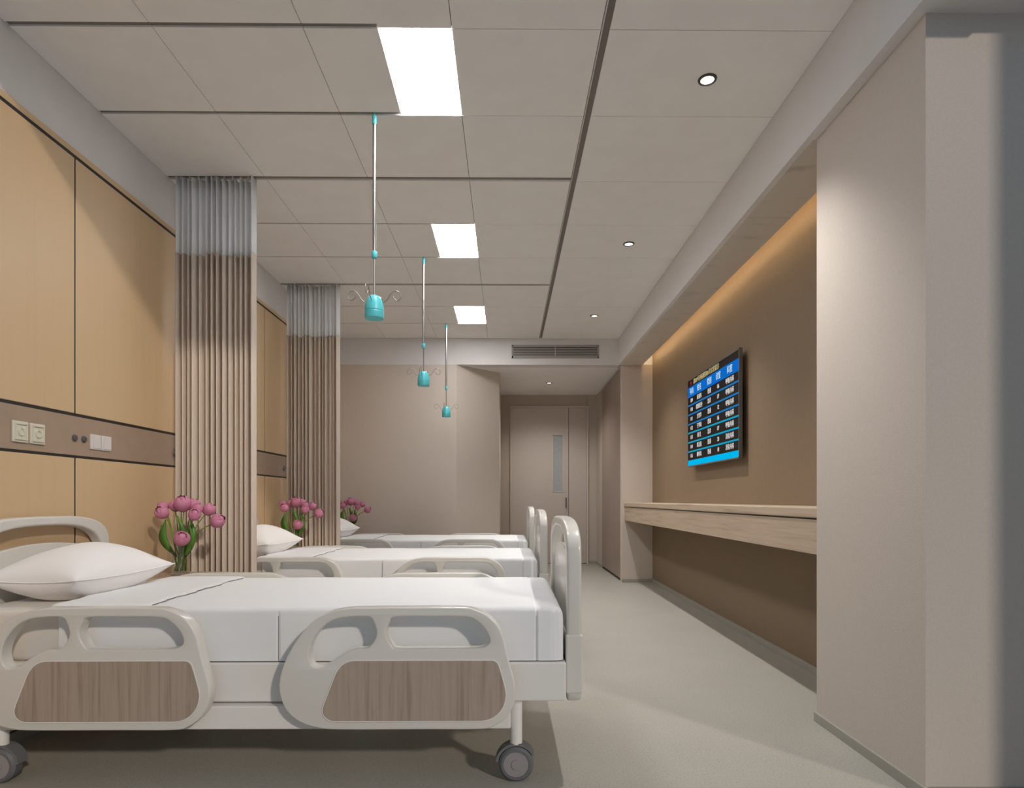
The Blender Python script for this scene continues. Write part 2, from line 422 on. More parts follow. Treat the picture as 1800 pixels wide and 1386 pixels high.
struct('gap_strip', box(B(), 0.937, 0.946, BACKY-0.012, BACKY-0.001, 0.008, Z_D-0.003), M['black'], dr)

# ================================================================== FITTINGS
# wardrobe in the corridor
wd = thing('wardrobe', (1.62, 8.12, 0), 'tall brown built-in wardrobe with black toe kick in the corridor by the door', 'wardrobe')
obj('body', box(B(), 1.378, 1.88, 7.405, 8.838, 0.03, 2.53), M['ward'], wd)
for a, b in ((7.405, 8.118), (8.122, 8.838)):
    obj('door', box(B(), 1.360, 1.378, a, b, 0.034, 2.53, 0.001, 1), M['ward'], wd)
obj('toe_kick', box(B(), 1.372, 1.88, 7.405, 8.838, 0.0, 0.030), M['black'], wd)

# wall mounted shelf cabinet under the screen
sh = thing('wall_shelf', (1.55, 5.0, 0.73), 'long pale oak wall shelf with dark groove mounted on the brown wall', 'shelf')
obj('body', box(B(), 1.387, BW-0.001, 2.722, ENDY-0.001, 0.729, 0.886, 0.002, 1), M['shelf'], sh)
obj('groove', box(B(), 1.392, BW-0.001, 2.722, ENDY-0.001, 0.886, 0.893), M['black'], sh)
obj('top', box(B(), 1.380, BW-0.001, 2.722, ENDY-0.001, 0.893, 0.941, 0.006, 3), M['shelf'], sh)

# air vent
vt = thing('air_vent', (0.57, ENDY, 2.72), 'grey slatted air vent on the far bulkhead', 'air vent')
vx0, vx1, vz0, vz1 = 0.060, 1.085, 2.640, 2.795
fr = B()
box(fr, vx0, vx1, ENDY-0.012, ENDY-0.001, vz1-0.020, vz1); box(fr, vx0, vx1, ENDY-0.012, ENDY-0.001, vz0, vz0+0.026)
box(fr, vx0, vx0+0.018, ENDY-0.012, ENDY-0.001, vz0, vz1); box(fr, vx1-0.018, vx1, ENDY-0.012, ENDY-0.001, vz0, vz1)
obj('frame', fr, M['ventg'], vt)
obj('backing', box(B(), vx0+0.01, vx1-0.01, ENDY-0.003, ENDY-0.001, vz0+0.01, vz1-0.01), M['ventd'], vt)
for k in range(6):
    z = vz0+0.036+k*0.0195
    obj('slat', box(B(), vx0+0.018, vx1-0.018, ENDY-0.011, ENDY-0.004, z-0.0052, z+0.0052), M['ventg'], vt)
obj('divider', box(B(), 0.569, 0.575, ENDY-0.013, ENDY-0.004, vz0+0.02, vz1-0.015), M['alu'], vt)

# downlights
def downlight(x, y, z, label, power, cone=1.75, group='round recessed downlights'):
    t = thing('downlight', (x, y, z), label, 'downlight', group)
    obj('ring', lathe(B(), [(0.030, 0.0), (0.030, -0.006), (0.040, -0.005), (0.042, 0.0)], (x, y, z), 32), M['ring'], t, smooth=True, angle=0.6)
    obj('lens', lathe(B(), [(0, -0.002), (0.0305, -0.002), (0.0305, -0.0005), (0, -0.0005)], (x, y, z), 32), M['lens'], t)
    li = bpy.data.lights.new('downlight_beam', 'SPOT'); li.energy = power; li.spot_size = cone; li.spot_blend = 1.0
    li.shadow_soft_size = 0.03; li.color = (1.0, 0.97, 0.94)
    lo_ = bpy.data.objects.new('downlight_beam', li); COL.objects.link(lo_); lo_.parent = t; lo_.location = (0, 0, -0.04)
    return t
DLP = 118
downlight(0.905, 2.79, CEIL, 'nearest round downlight, in the ceiling beside the beige pillar', DLP*0.85, 1.65)
downlight(0.905, 4.59, CEIL, 'middle round downlight of the ceiling row along the aisle', DLP)
downlight(0.905, 6.39, CEIL, 'farthest round downlight of the main ceiling row along the aisle', DLP)
downlight(0.58, 8.42, SOF, 'small round downlight in the low corridor ceiling before the door', 48, 2.5)

# sockets, ports, switches on the service rail
SX = LX+0.0145
def socket(y0, y1, label):
    t = thing('power_socket', (SX, (y0+y1)/2, 1.252), label, 'socket', 'ivory sockets on the service rail')
    a = 0.0425
    zc = 1.252; yc = (y0+y1)/2; h = (y1-y0)/2
    bm = B()
    box(bm, SX, SX+0.008, yc-h, yc+h, zc-a, zc+a, 0.002, 2)
    obj('plate', bm, M['socket'], t)
    lip = B()
    for q in ((yc-h*0.78, yc+h*0.78, zc+a*0.70, zc+a*0.78), (yc-h*0.78, yc+h*0.78, zc-a*0.78, zc-a*0.70),
              (yc-h*0.78, yc-h*0.68, zc-a*0.7, zc+a*0.7), (yc+h*0.68, yc+h*0.78, zc-a*0.7, zc+a*0.7)):
        box(lip, SX+0.008, SX+0.013, *q)
    obj('rim', lip, M['socket'], t)
    obj('outlet', lathe(B(), [(0.0, 0.001), (0.012, 0.001), (0.012, 0.006), (0.016, 0.006), (0.016, 0.0), (0, 0.0)], (SX+0.008, yc, zc), 24, 'X'), M['socket'], t, smooth=True, angle=0.6)
socket(2.492, 2.572, 'ivory power socket at the far left of the rail behind the nearest bed')
socket(2.584, 2.664, 'ivory power socket just left of the two dark round ports')
for y, lb in ((2.853, 'left dark round gas port on the brown rail'), (2.915, 'right dark round gas port, next to the white switches')):
    t = thing('gas_port', (SX, y, 1.258), lb, 'gas port', 'dark round ports on the service rail')
    obj('cap', lathe(B(), [(0, 0.010), (0.011, 0.010), (0.014, 0.007), (0.0145, 0.0), (0, 0)], (SX, y, 1.258), 28, 'X'), M['port'], t, smooth=True, angle=0.5)
    obj('collar', lathe(B(), [(0.0145, 0.0), (0.0165, 0.0), (0.0165, 0.003), (0.0145, 0.003)], (SX, y, 1.258), 28, 'X'), M['bezel'], t)
for y0, y1, lb in ((2.958, 3.030, 'left blank white switch plate beside the dark gas ports'), (3.038, 3.110, 'right white switch with a single rocker, nearest the curtain')):
    t = thing('wall_switch', (SX, (y0+y1)/2, 1.252), lb, 'switch', 'white switch plates on the service rail')
    obj('plate', box(B(), SX, SX+0.007, y0, y1, 1.216, 1.288, 0.002, 2), M['switch'], t)
    obj('rocker', box(B(), SX+0.006, SX+0.010, y0+0.016, y1-0.006, 1.222, 1.282, 0.001, 1), M['switch'], t)
for y, lb in ((3.715, 'ringed round port half hidden behind the nearest curtain'), (5.52, 'ringed round port on the rail of the second bay by the farther curtain')):
    t = thing('ringed_port', (SX, y, 1.256), lb, 'gas port', 'ringed ports on the service rail')
    obj('ring', lathe(B(), [(0.016, 0.0), (0.016, 0.012), (0.020, 0.014), (0.024, 0.012), (0.024, 0.0)], (SX, y, 1.256), 28, 'X'), M['chrome'], t, smooth=True)
    obj('core', lathe(B(), [(0, 0.004), (0.016, 0.004), (0.016, 0.0), (0, 0)], (SX, y, 1.256), 28, 'X'), M['port'], t)

# ---- screen on the brown wall
XS, XB = 1.660, 1.684
sy0, sy1, sz0, sz1 = 4.413, 5.668, 1.272, 2.062
ds = thing('display_screen', (BW, (sy0+sy1)/2, sz0), 'wall mounted queue display screen with blue header and rows of white characters', 'screen')
bz = B(); w = 0.010
box(bz, XS+0.002, XB, sy0, sy1, sz0, sz1, 0.002, 1)
for q in ((sy0, sy1, sz1-w, sz1), (sy0, sy1, sz0, sz0+w), (sy0, sy0+w, sz0, sz1), (sy1-w, sy1, sz0, sz1)):
    box(bz, XS-0.002, XS+0.004, *q)
obj('bezel', bz, M['bezel'], ds)
obj('mount', box(B(), XB, BW-0.0005, sy0+0.35, sy1-0.35, sz0+0.2, sz1-0.2), M['bezel'], ds)
a0, a1 = sy0+w, sy1-w
obj('screen_face', box(B(), XS, XS+0.002, a0, a1, sz0+w, sz1-w), M['scr'], ds)
obj('header_band', box(B(), XS-0.001, XS, a0, a1, 1.900, 1.991), M['hdr'], ds)
obj('footer_band', box(B(), XS-0.001, XS, a0, a1, sz0+w, 1.330), M['cyan'], ds)
for k, z in enumerate((1.827, 1.743, 1.657, 1.578, 1.492, 1.408)):
    obj('row_line', box(B(), XS-0.001, XS, a0, a1, z-0.0065, z+0.0065), M['sep1' if k < 3 else 'sep2'], ds)
def put_text(dst, body, size, u, z, xs=1.0):
    bm = text_bm(body, size, xs)
    # text x runs from the far end (left in view) towards the viewer; text y is up
    for v in bm.verts:
        x, y, h = v.co
        v.co = Vector((XS-0.0012-h, sy1-u-x, z+y))
    merge(dst, bm)
t1 = B(); put_text(t1, '请009号孙丽雅到06号诊室就诊', 0.052, 0.50, 2.021, 0.95); obj('title_lettering', t1, M['txy'], ds)
t1 = B(); put_text(t1, '★', 0.05, 0.10, 2.021); obj('red_mark', t1, M['txr'], ds)
US = (0.118, 0.335, 0.600, 0.815, 1.066)
for u, s in zip(US, ('号码', '姓名', '类别', '诊室', '科室')):
    t1 = B(); put_text(t1, s, 0.062, u, 1.945, 0.9)
    obj('header_lettering', t1, M['txc'], ds)
rows = [('009', '朱国伟', '普通', '06', '呼吸内科'), ('010', '欧阳夏丹', '急诊', '07', '呼吸内科'), ('011', '方雪华', '普通', '12', '呼吸内科'),
        ('012', '于梦瑶', '普通', '06', '呼吸内科'), ('013', '杨 光', '急诊', '07', '呼吸内科'), ('014', '黄志强', '普通', '20', '消化内科'),
        ('015', '柳作风', '普通', '18', '消化内科')]
for row, z in zip(rows, (1.865, 1.785, 1.700, 1.617, 1.535, 1.450, 1.368)):
    for u, s in zip(US, row):
        t1 = B(); put_text(t1, s, 0.047, u, z, 0.92)
        obj('row_lettering', t1, M['txw'], ds)

# ================================================================== CURTAINS
def curtain(Y, x0, x1, seed, label):
    rnd = random.Random(seed)
    t = thing('privacy_curtain', ((x0+x1)/2, Y, 0.22), label, 'curtain', 'pleated privacy curtains between the beds')
    nf = 27; xs = [x0+(x1-x0)*(i+rnd.uniform(-0.38, 0.38))/nf for i in range(nf+1)]; xs[0] = x0; xs[-1] = x1
    pts = []
    for i, x in enumerate(xs):
        am = (0.010+0.022*rnd.random())*(1 if i % 2 else -1)
        pts.append((x, am, rnd.uniform(-1, 1)))
    path = smooth_path(pts, 7)
    zmid = 2.414
    def sheet(za, zb, nz, ragged_top, off=0.0):
        bm = B(); rows_ = []
        for j in range(nz+1):
            f = j/nz; z = za+(zb-za)*f; r = []
            for p in path:
                zz = z
                if j == nz and ragged_top: zz = z+0.010*p.z
                k = 1.0+0.04*math.sin(z*1.1+p.x*9)
                r.append(bm.verts.new((min(max(p.x, x0-0.004), x1+0.004)+0.0008*math.sin(z*1.2+p.z*2), Y+off+p.y*k, zz)))
            rows_.append(r)
        for a, b in zip(rows_, rows_[1:]):
            for k in range(len(path)-1): bm.faces.new((a[k], a[k+1], b[k+1], b[k]))
        return bm
    o = obj('curtain_fabric', sheet(0.22, zmid, 14, True), M['cloth'], t, smooth=True)
    md = o.modifiers.new('cloth_thickness', 'SOLIDIFY'); md.thickness = 0.003
    o = obj('net_header', sheet(zmid-0.02, CEIL-0.012, 4, True, 0.002), M['net'], t, smooth=True)
    md = o.modifiers.new('cloth_thickness', 'SOLIDIFY'); md.thickness = 0.002
    for i in range(1, nf, 3):
        obj('glide', box(B(), xs[i]-0.004, xs[i]+0.004, Y-0.004, Y+0.004, CEIL-0.022, CEIL+0.0078), M['alu'], t)
curtain(3.663, -1.930, -1.478, 3, 'nearest taupe pleated curtain with white net top, behind the nearest tulips')
curtain(5.474, -1.925, -1.468, 11, 'farther taupe pleated curtain with white net top, behind the second bed')

# ================================================================== BED
S = 2.085/FP
def RXZ(px, py, dx=0.0):   # drawing units of the side rail -> metres
    return ((px-889.5)*S+dx, EYE-(py-878.5)*S)
OUT = [(645, 1069), (740, 1068.6), (812, 1069), (835, 1073), (858, 1084), (874, 1101), (883, 1122), (889, 1148), (897, 1178), (904, 1205), (905, 1225), (899, 1247), (886, 1265), (866, 1278), (842, 1283),
       (740, 1283), (600, 1283), (560, 1280), (528, 1270), (504, 1250), (492, 1222), (491, 1196), (498, 1170), (511, 1142), (530, 1114), (552, 1091), (580, 1076), (612, 1070)]
H1 = [(648, 1085), (656, 1094), (661, 1109), (659, 1123), (651, 1135), (641, 1141), (624, 1141), (604, 1149.5), (588, 1160), (572, 1170.5), (557, 1174), (547, 1168), (543, 1152), (546, 1134), (556, 1115), (571, 1099), (590, 1089), (616, 1085)]
H2 = [(694, 1085), (760, 1084.5), (813, 1085), (833, 1090), (850, 1105), (859, 1122), (858, 1133), (845, 1140), (822, 1141), (760, 1141), (699, 1141), (688, 1135), (680, 1122), (678, 1108), (684, 1094)]
WD = [(628, 1162), (645, 1162), (740, 1162), (840, 1162), (861, 1162), (868, 1163), (873, 1167), (876, 1174), (881, 1191), (886, 1210), (887.5, 1224), (884, 1240), (875, 1254), (862, 1263), (847, 1266.8), (830, 1267), (740, 1267), (620, 1267), (590, 1267), (579, 1265), (571, 1259), (567.5, 1250), (569, 1241), (574, 1227), (583, 1204), (590, 1186), (596, 1176), (604, 1168), (615, 1163)]
def loopm(L, grow=0.0, n=4):
    pts = [Vector((*RXZ(*p), 0)) for p in L]
    sm = smooth_path(pts, n, True)
    if grow:
        c = sum((v for v in sm), Vector())/len(sm)
        out = []
        for i, v in enumerate(sm):
            t = (sm[(i+1) % len(sm)]-sm[i-1]).normalized(); nrm = Vector((t.y, -t.x, 0))
            if nrm.dot(v-c) < 0: nrm = -nrm
            out.append(v+nrm*grow)
        sm = out
    return [(v.x, v.y) for v in sm]
def xz_plate(loops, y, depth, bev, dx=0, n=2):
    bm = plate(loops, depth, bev, n)
    for v in bm.verts: v.co = Vector((v.co.x+dx, y+v.co.z, v.co.y))
    bmesh.ops.recalc_face_normals(bm, faces=bm.faces)
    return bm
YC = 2.60
BEDL = ['nearest hospital bed with ivory frame and wood-panelled side rails, largest in view',
        'middle hospital bed with ivory side rails, between the nearest and farthest beds',
        'farthest hospital bed with ivory side rails, beyond the second curtain']
def mirror_y(y): return 2*YC-y
bed = thing('hospital_bed', (-0.85, YC, 0), BEDL[0], 'bed', 'hospital beds in a row')
for side in (0, 1):
    for dx in (0.0, -1.0245):
        ya = 2.085+0.025; yp = 2.0835
        if side: ya = mirror_y(ya); yp = mirror_y(yp)
        r = obj('side_rail', xz_plate([loopm(OUT), loopm(H1), loopm(H2)], ya, 0.05, 0.005, dx), M['plastic'], bed, smooth=True, angle=0.7)
        ins = obj('wood_panel', xz_plate([loopm(WD)], yp, 0.004, 0.0012, dx), M['railwood'], r, local=True)
        ins.location = Vector((0, 0, 0)) - Vector(bed.location)
        rim = obj('panel_rim', xz_plate([loopm(WD, 0.0035), loopm(WD)], yp+(0.0004 if not side else -0.0004), 0.004, 0.001, dx), M['plastic2'], r, local=True)
        rim.location = Vector((0, 0, 0)) - Vector(bed.location)
# deck and chassis
dk = B(); box(dk, -1.90, 0.208, 2.165, mirror_y(2.165), 0.272, 0.408, 0.006, 2)
obj('deck_frame', dk, M['plastic2'], bed)
ch = B()
box(ch, -1.80, 0.014, 2.137, 2.19, 0.187, 0.266, 0.004, 2); box(ch, -1.80, 0.014, mirror_y(2.19), mirror_y(2.137), 0.187, 0.266, 0.004, 2)
box(ch, -1.80, -1.72, 2.19, mirror_y(2.19), 0.19, 0.262); box(ch, -0.07, 0.014, 2.19, mirror_y(2.19), 0.19, 0.262)
obj('chassis', ch, M['plastic2'], bed)
for dx in (-0.35, -1.40):
    for yy in (2.15, mirror_y(2.15)):
        obj('rail_bracket', box(B(), dx-0.03, dx+0.03, yy-0.012, yy+0.012, 0.27, 0.36), M['plastic2'], bed)
# head and foot boards (drawn in the YZ plane, y measured from bed centre)
hw = 0.415
def board_outline(hw, z0, zs, zt, inset=0.0):
    pts = [(-hw+inset+0.02, z0), (hw-inset-0.02, z0), (hw-inset, z0+0.03)]
    n = 18
    for k in range(n+1):
        a = PI*k/n
        cx = math.copysign(abs(math.cos(a))**0.62, math.cos(a)); sz = abs(math.sin(a))**0.62
        pts.append(((hw-inset)*cx, zs+(zt-inset-zs)*sz))
    pts.append((-hw+inset, z0+0.03))
    return pts
def yz_plate(loops, x, depth, bev, n=3):
    bm = plate(loops, depth, bev, n)
    for v in bm.verts: v.co = Vector((x+v.co.z, YC+v.co.x, v.co.y))
    bmesh.ops.recalc_face_normals(bm, faces=bm.faces)
    return bm
def board(name, xc, label=None):
    o1 = board_outline(hw, 0.262, 0.745, 0.907)
    # opening: the whole window inside the frame ring
    ins = []
    for k in range(19):
        a = PI*k/18
        cx = math.copysign(abs(math.cos(a))**0.7, math.cos(a)); sz = abs(math.sin(a))**0.7
        ins.append(((hw-0.050)*cx, 0.70+(0.868-0.70)*sz))
    ins = [(hw-0.050, 0.47)] + ins + [(-hw+0.050, 0.47)]
    b = obj(name, yz_plate([o1, ins], xc, 0.052, 0.010), M['plastic'], bed, smooth=True, angle=0.8)
    pn = [(hw-0.048, 0.465), (hw-0.048, 0.70)]
    for k in range(1, 14):
        f = k/14; y = (hw-0.048)*(1-2*f); pn.append((y, 0.730+0.065*math.sin(PI*f)**0.6))
    pn += [(-hw+0.048, 0.70), (-hw+0.048, 0.465)]
    p = obj('board_panel', yz_plate([pn], xc, 0.020, 0.005), M['plastic'], b, smooth=True, angle=0.8, local=True)
    p.location = Vector((0, 0, 0)) - Vector(bed.location)
    for ya, yb in ((YC-hw-0.003, YC-hw+0.05), (YC+hw-0.05, YC+hw+0.003)):
        s = obj('bumper', box(B(), xc-0.030, xc+0.030, ya, yb, 0.262+0.03, 0.50, 0.006, 2), M['plastic'], b, local=True)
        s.location = Vector((0, 0, 0)) - Vector(bed.location)
board('footboard', 0.239)
board('headboard', -1.940)
# casters
for cx in (0.033, -1.748):
    for cy, sg in ((2.165, 1), (mirror_y(2.165), -1)):
        lg = obj('leg', cyl(B(), (cx, cy, 0.128), (cx, cy, 0.272), 0.0215, seg=28), M['plastic2'], bed, smooth=True, angle=0.6)
        c = B(); R = 0.0600; w2 = 0.024
        lathe(c, [(0.044, -w2), (R-0.008, -w2), (R, -w2+0.008), (R, w2-0.008), (R-0.008, w2), (0.044, w2)], (cx, cy, R+0.0), 40, 'Y')
        ws = obj('caster', c, M['tyre'], bed, smooth=True, angle=0.7)
        h = B(); lathe(h, [(0, -w2-0.001), (0.0165, -w2-0.001), (0.0165, -w2+0.002), (0.044, -w2+0.002), (0.044, w2-0.002), (0.0165, w2-0.002), (0.0165, w2+0.001), (0, w2+0.001)], (cx, cy, R), 36, 'Y')
        hb = obj('hub', h, M['hub'], ws, smooth=True, angle=0.6, local=True); hb.location = -Vector(bed.location)
        # hood: an arc shell over the wheel
        hood = B(); arcs = []
        a0_, a1_ = (math.radians(28), math.radians(172)) if cx > -1 else (math.radians(5), math.radians(140))
        for k in range(19):
            a = a0_+(a1_-a0_)*k/18; ro, ri = 0.072, 0.0635
            arcs.append([hood.verts.new((cx+r*math.cos(a), cy+yy, R+r*math.sin(a))) for r, yy in ((ri, -0.020), (ro, -0.020), (ro, 0.026), (ri, 0.026))])
        for q, r_ in zip(arcs, arcs[1:]):
            for k in range(4): hood.faces.new((q[k], q[(k+1) % 4], r_[(k+1) % 4], r_[k]))
        hood.faces.new(arcs[0]); hood.faces.new(arcs[-1][::-1]); bmesh.ops.recalc_face_normals(hood, faces=hood.faces)
        hh = obj('hood', hood, M['hood'], ws, smooth=True, angle=0.6, local=True); hh.location = -Vector(bed.location)

# ---- mattress
mt = thing('mattress', (-0.85, YC, 0.408), 'cream mattress on the nearest hospital bed, bare beside the pillow', 'mattress', 'mattresses on the hospital beds')
obj('cover', box(B(), -1.905, 0.190, 2.190, mirror_y(2.190), 0.4085, 0.588, 0.022, 4), M['mattress'], mt, smooth=True, angle=0.9)
# ---- white sheet wrapping the mattress, folded back near the pillow
def sheet_mesh(x0, x1, ztop, zlow, yh, foot=True, seed=0, side=True, rad=0.022):
    bm = B(); rings = []
    xs = []; x = x0
    while x < x1-0.035: xs.append(x); x += 0.0125
    prof_foot = [(x1-0.035, 0.0), (x1-0.024, 0.002), (x1-0.014, 0.006), (x1-0.006, 0.014), (x1-0.001, 0.026), (x1, 0.040)] if foot else [(x1-0.02, 0), (x1-0.006, 0.0), (x1, 0.006)]
    sts = [(x, 0.0) for x in xs] + prof_foot
    def extra(x, s):
        d = 0.0
        for sx, dep in ((-0.797, 0.006), (0.105, 0.005)):
            d += dep*math.exp(-((x-sx)/0.0035)**2)
        return d
    fine = sorted(set([s[0] for s in sts] + [sx+o for sx in (-0.797, 0.105) for o in (-0.008, -0.005, -0.0025, 0, 0.0025, 0.005, 0.008)]))
    fine = [f for f in fine if x0 <= f <= x1]
    dd = dict(sts)
    for x in fine:
        sh_ = dd.get(x, 0.0)
        ring = []
        sec = []
        zt = ztop-sh_; yy = yh-sh_*0.5
        if side:
            for k in range(7): sec.append((-yy, zlow+(zt-rad-zlow)*k/6, 1))
        for k in range(1, 5):
            a = PI/2*k/5; sec.append((-yy+rad*(1-math.cos(a)), zt-rad+rad*math.sin(a), 0.5))
        for k in range(25): sec.append((-yy+rad+(2*yy-2*rad)*k/24, zt, 0))
        for k in range(4, 0, -1):
            a = PI/2*k/5; sec.append((yy-rad*(1-math.cos(a)), zt-rad+rad*math.sin(a), 0.5))
        if side:
            for k in range(6, -1, -1): sec.append((yy, zlow+(zt-rad-zlow)*k/6, 1))
        for y, z, s in sec:
            nz = noise.noise(Vector((x*3+seed, y*7, z*5)))*0.004 + noise.noise(Vector((x*9+seed, y*20, z*5+4)))*0.0016
            e = extra(x, s)
            ny = -math.copysign(1, y)*e if s == 1 else 0
            if s == 1: ring.append(bm.verts.new((x, YC+y+ny+math.copysign(1, y)*nz*0.4, z)))
            else: ring.append(bm.verts.new((x, YC+y, z+nz*(0.8 if s else 1.0)-e*(0.5 if abs(x-0.105) < 0.02 else 0))))
        rings.append(ring)
    for a, b in zip(rings, rings[1:]):
        for k in range(len(a)-1): bm.faces.new((a[k], a[k+1], b[k+1], b[k]))
    if foot:
        last = rings[-1]
        bm.faces.new(last)
    bmesh.ops.recalc_face_normals(bm, faces=bm.faces)
    return bm
st = thing('bed_sheet', (-0.70, YC, 0.40), 'white bed sheet with a folded-back band covering the nearest mattress', 'bed sheet', 'white sheets on the hospital beds')
sheet = obj('sheet_body', sheet_mesh(-1.56, 0.200, 0.600, 0.412, 0.425), M['linen'], st, smooth=True)
bm = B()
fold = B(); rows_ = []
NX, NY = 30, 40
for i in range(NX+1):
    r = []
    for j in range(NY+1):
        y = -0.416+0.832*j/NY
        f = i/NX
        xa = -1.615+0.014*math.sin(j*0.33)+0.006*math.sin(j*0.9+1); xb = -1.262+0.006*math.sin(j*0.55)+0.003*math.sin(j*1.7)
        x = xa+(xb-xa)*f
        edge_ = min(f, 1-f)*NX
        h = 0.6095 if edge_ > 1.5 else 0.6095-0.004*(1.5-edge_)/1.5
        d = abs(abs(y)-0.416)
        if d < 0.03: h -= (0.03-d)**2/0.03*0.55
        h += 0.0015*noise.noise(Vector((x*8, y*14, 2)))
        r.append(fold.verts.new((x, YC+y, h)))
    rows_.append(r)
for a, b in zip(rows_, rows_[1:]):
    for k in range(NY): fold.faces.new((a[k], b[k], b[k+1], a[k+1]))
bmesh.ops.recalc_face_normals(fold, faces=fold.faces)
fo = obj('folded_band', fold, M['linen'], st, smooth=True)
md = fo.modifiers.new('thickness', 'SOLIDIFY'); md.thickness = 0.009; md.offset = -1
def seam_slit(pts, r=0.0013):
    o = obj('seam_slit', tube(B(), pts, r, 6), M['thread_slit'], st, smooth=True); return o
seam_slit([(-1.2605+0.006*math.sin(j*0.55)+0.003*math.sin(j*1.7), YC-0.395+0.79*j/40, 0.6025) for j in range(41)], 0.0018)  # dark tube drawn as the shade in the slit at the fold edge
for sy in (-1, 1): seam_slit([(-0.797, YC+sy*0.4235, 0.415+0.155*k/8) for k in range(9)], 0.0008)
for sy in (-1, 1): seam_slit([(0.105, YC+sy*0.4235, 0.415+0.155*k/8) for k in range(9)], 0.0006)
# ---- pillow
def pillow(hx, hy, th):
    bm = B(); n = 36; top = []; bot = []
    for i in range(n+1):
        rt, rb = [], []
        for j in range(n+1):
            u = -1+2*i/n; v = -1+2*j/n
            # edges bow inward between the corners
            ex = hx*(1-0.10*(1-v*v)); ey = hy*(1-0.07*(1-u*u))
            x, y = u*ex, v*ey
            t = max(0.0, (1-u**2))**0.55*max(0.0, (1-v**2))**0.55
            w_ = noise.noise(Vector((x*6, y*6, 0.3)))*0.008*t
            lift = 0.012*(u*u*v*v)
            rt.append(bm.verts.new((x, y, th*1.12*t+w_+lift)))
            if i in (0, n) or j in (0, n): rb.append(rt[-1])
            else: rb.append(bm.verts.new((x, y, max(-th*0.92*t+lift, -0.082)+w_*0.3)))
        top.append(rt); bot.append(rb)
    for i in range(n):
        for j in range(n):
            bm.faces.new((top[i][j], top[i+1][j], top[i+1][j+1], top[i][j+1]))
            f = (bot[i][j], bot[i][j+1], bot[i+1][j+1], bot[i+1][j])
            if len(set(f)) == 4: bm.faces.new(f)
    bmesh.ops.recalc_face_normals(bm, faces=bm.faces)
    edge_path = [top[i][0].co.copy() for i in range(n)] + [top[n][j].co.copy() for j in range(n)] + [top[i][n].co.copy() for i in range(n, 0, -1)] + [top[0][j].co.copy() for j in range(n, 0, -1)]
    return bm, edge_path
pw = thing('pillow', (-1.722, 2.562, 0.672), 'plump white pillow on the nearest hospital bed, by the headboard', 'pillow', 'white pillows on the hospital beds', rz=-0.055)
pb, ep = pillow(0.186, 0.305, 0.115)
obj('pillowcase', pb, M['pillow'], pw, smooth=True, local=True)
pc = B(); tube(pc, ep+[ep[0]], 0.0028, 6, cap=False)
obj('piping', pc, M['pillow'], pw, smooth=True, local=True)

ORD = ['nearest', 'second', 'farthest']
def repeat(root, labels, dys=(1.8, 3.6)):
    out = [root]
    for lb, dy in zip(labels, dys):
        c = copy_tree(root); c.location.y += dy; c['label'] = lb; out.append(c)
    return out
repeat(bed, BEDL[1:])
repeat(mt, ['cream mattress on the middle hospital bed, behind the nearest curtain', 'cream mattress on the farthest hospital bed'])
repeat(st, ['white bed sheet with folded band on the middle hospital bed', 'white bed sheet with folded band on the farthest hospital bed'])
repeat(pw, ['white pillow on the middle bed, partly hidden by the nearest curtain', 'white pillow corner on the farthest bed, seen past the second curtain'])

# ---- bedside cabinets
def cabinet():
    x0, x1, y0, y1, zt = -1.968, -1.55, 3.17, 3.52, 0.570
    t = thing('bedside_cabinet', ((x0+x1)/2, (y0+y1)/2, 0), 'beige bedside cabinet beyond the nearest bed, carrying the nearest tulip vase', 'cabinet', 'bedside cabinets')
    obj('body', box(B(), x0, x1-0.018, y0+0.005, y1-0.005, 0.05, zt-0.022, 0.002, 1), M['shelf'], t)
    obj('top', box(B(), x0, x1, y0, y1, zt-0.022, zt, 0.004, 2), M['shelf'], t)
    d = obj('drawer', box(B(), x1-0.018, x1-0.002, y0+0.008, y1-0.008, 0.40, zt-0.028, 0.002, 1), M['plastic2'], t)
    h = obj('handle', box(B(), x1-0.002, x1+0.008, y0+0.11, y1-0.11, 0.465, 0.475, 0.002, 1), M['chrome'], d, local=True); h.location = -Vector(t.location)
    d = obj('door', box(B(), x1-0.018, x1-0.002, y0+0.008, y1-0.008, 0.055, 0.394, 0.002, 1), M['plastic2'], t)
    h = obj('handle', box(B(), x1-0.002, x1+0.008, y0+0.03, y0+0.04, 0.20, 0.30, 0.002, 1), M['chrome'], d, local=True); h.location = -Vector(t.location)
    obj('plinth', box(B(), x0+0.01, x1-0.04, y0+0.02, y1-0.02, 0, 0.05), M['bezel'], t)
    return t
cb = cabinet()
repeat(cb, ['beige bedside cabinet beyond the middle bed, carrying the second tulip vase', 'beige bedside cabinet beyond the farthest bed, carrying the last tulip vase'])

# ---- vase
VX, VY, VZ = -1.758, 3.36, 0.570
vs = thing('glass_vase', (VX, VY, VZ), 'clear glass vase of pink tulips between the nearest pillow and curtain', 'vase', 'glass vases of tulips')
obj('glass', lathe(B(), [(0, 0.0), (0.043, 0.0), (0.0445, 0.002), (0.0445, 0.150), (0.0425, 0.150), (0.0425, 0.016), (0, 0.014)], (VX, VY, VZ+0.0005), 40), M['glass'], vs, smooth=True, angle=0.6)
obj('water', lathe(B(), [(0, 0.0165), (0.0418, 0.0175), (0.0418, 0.100), (0, 0.100)], (VX, VY, VZ+0.0005), 36), M['water'], vs, smooth=True, angle=0.6)

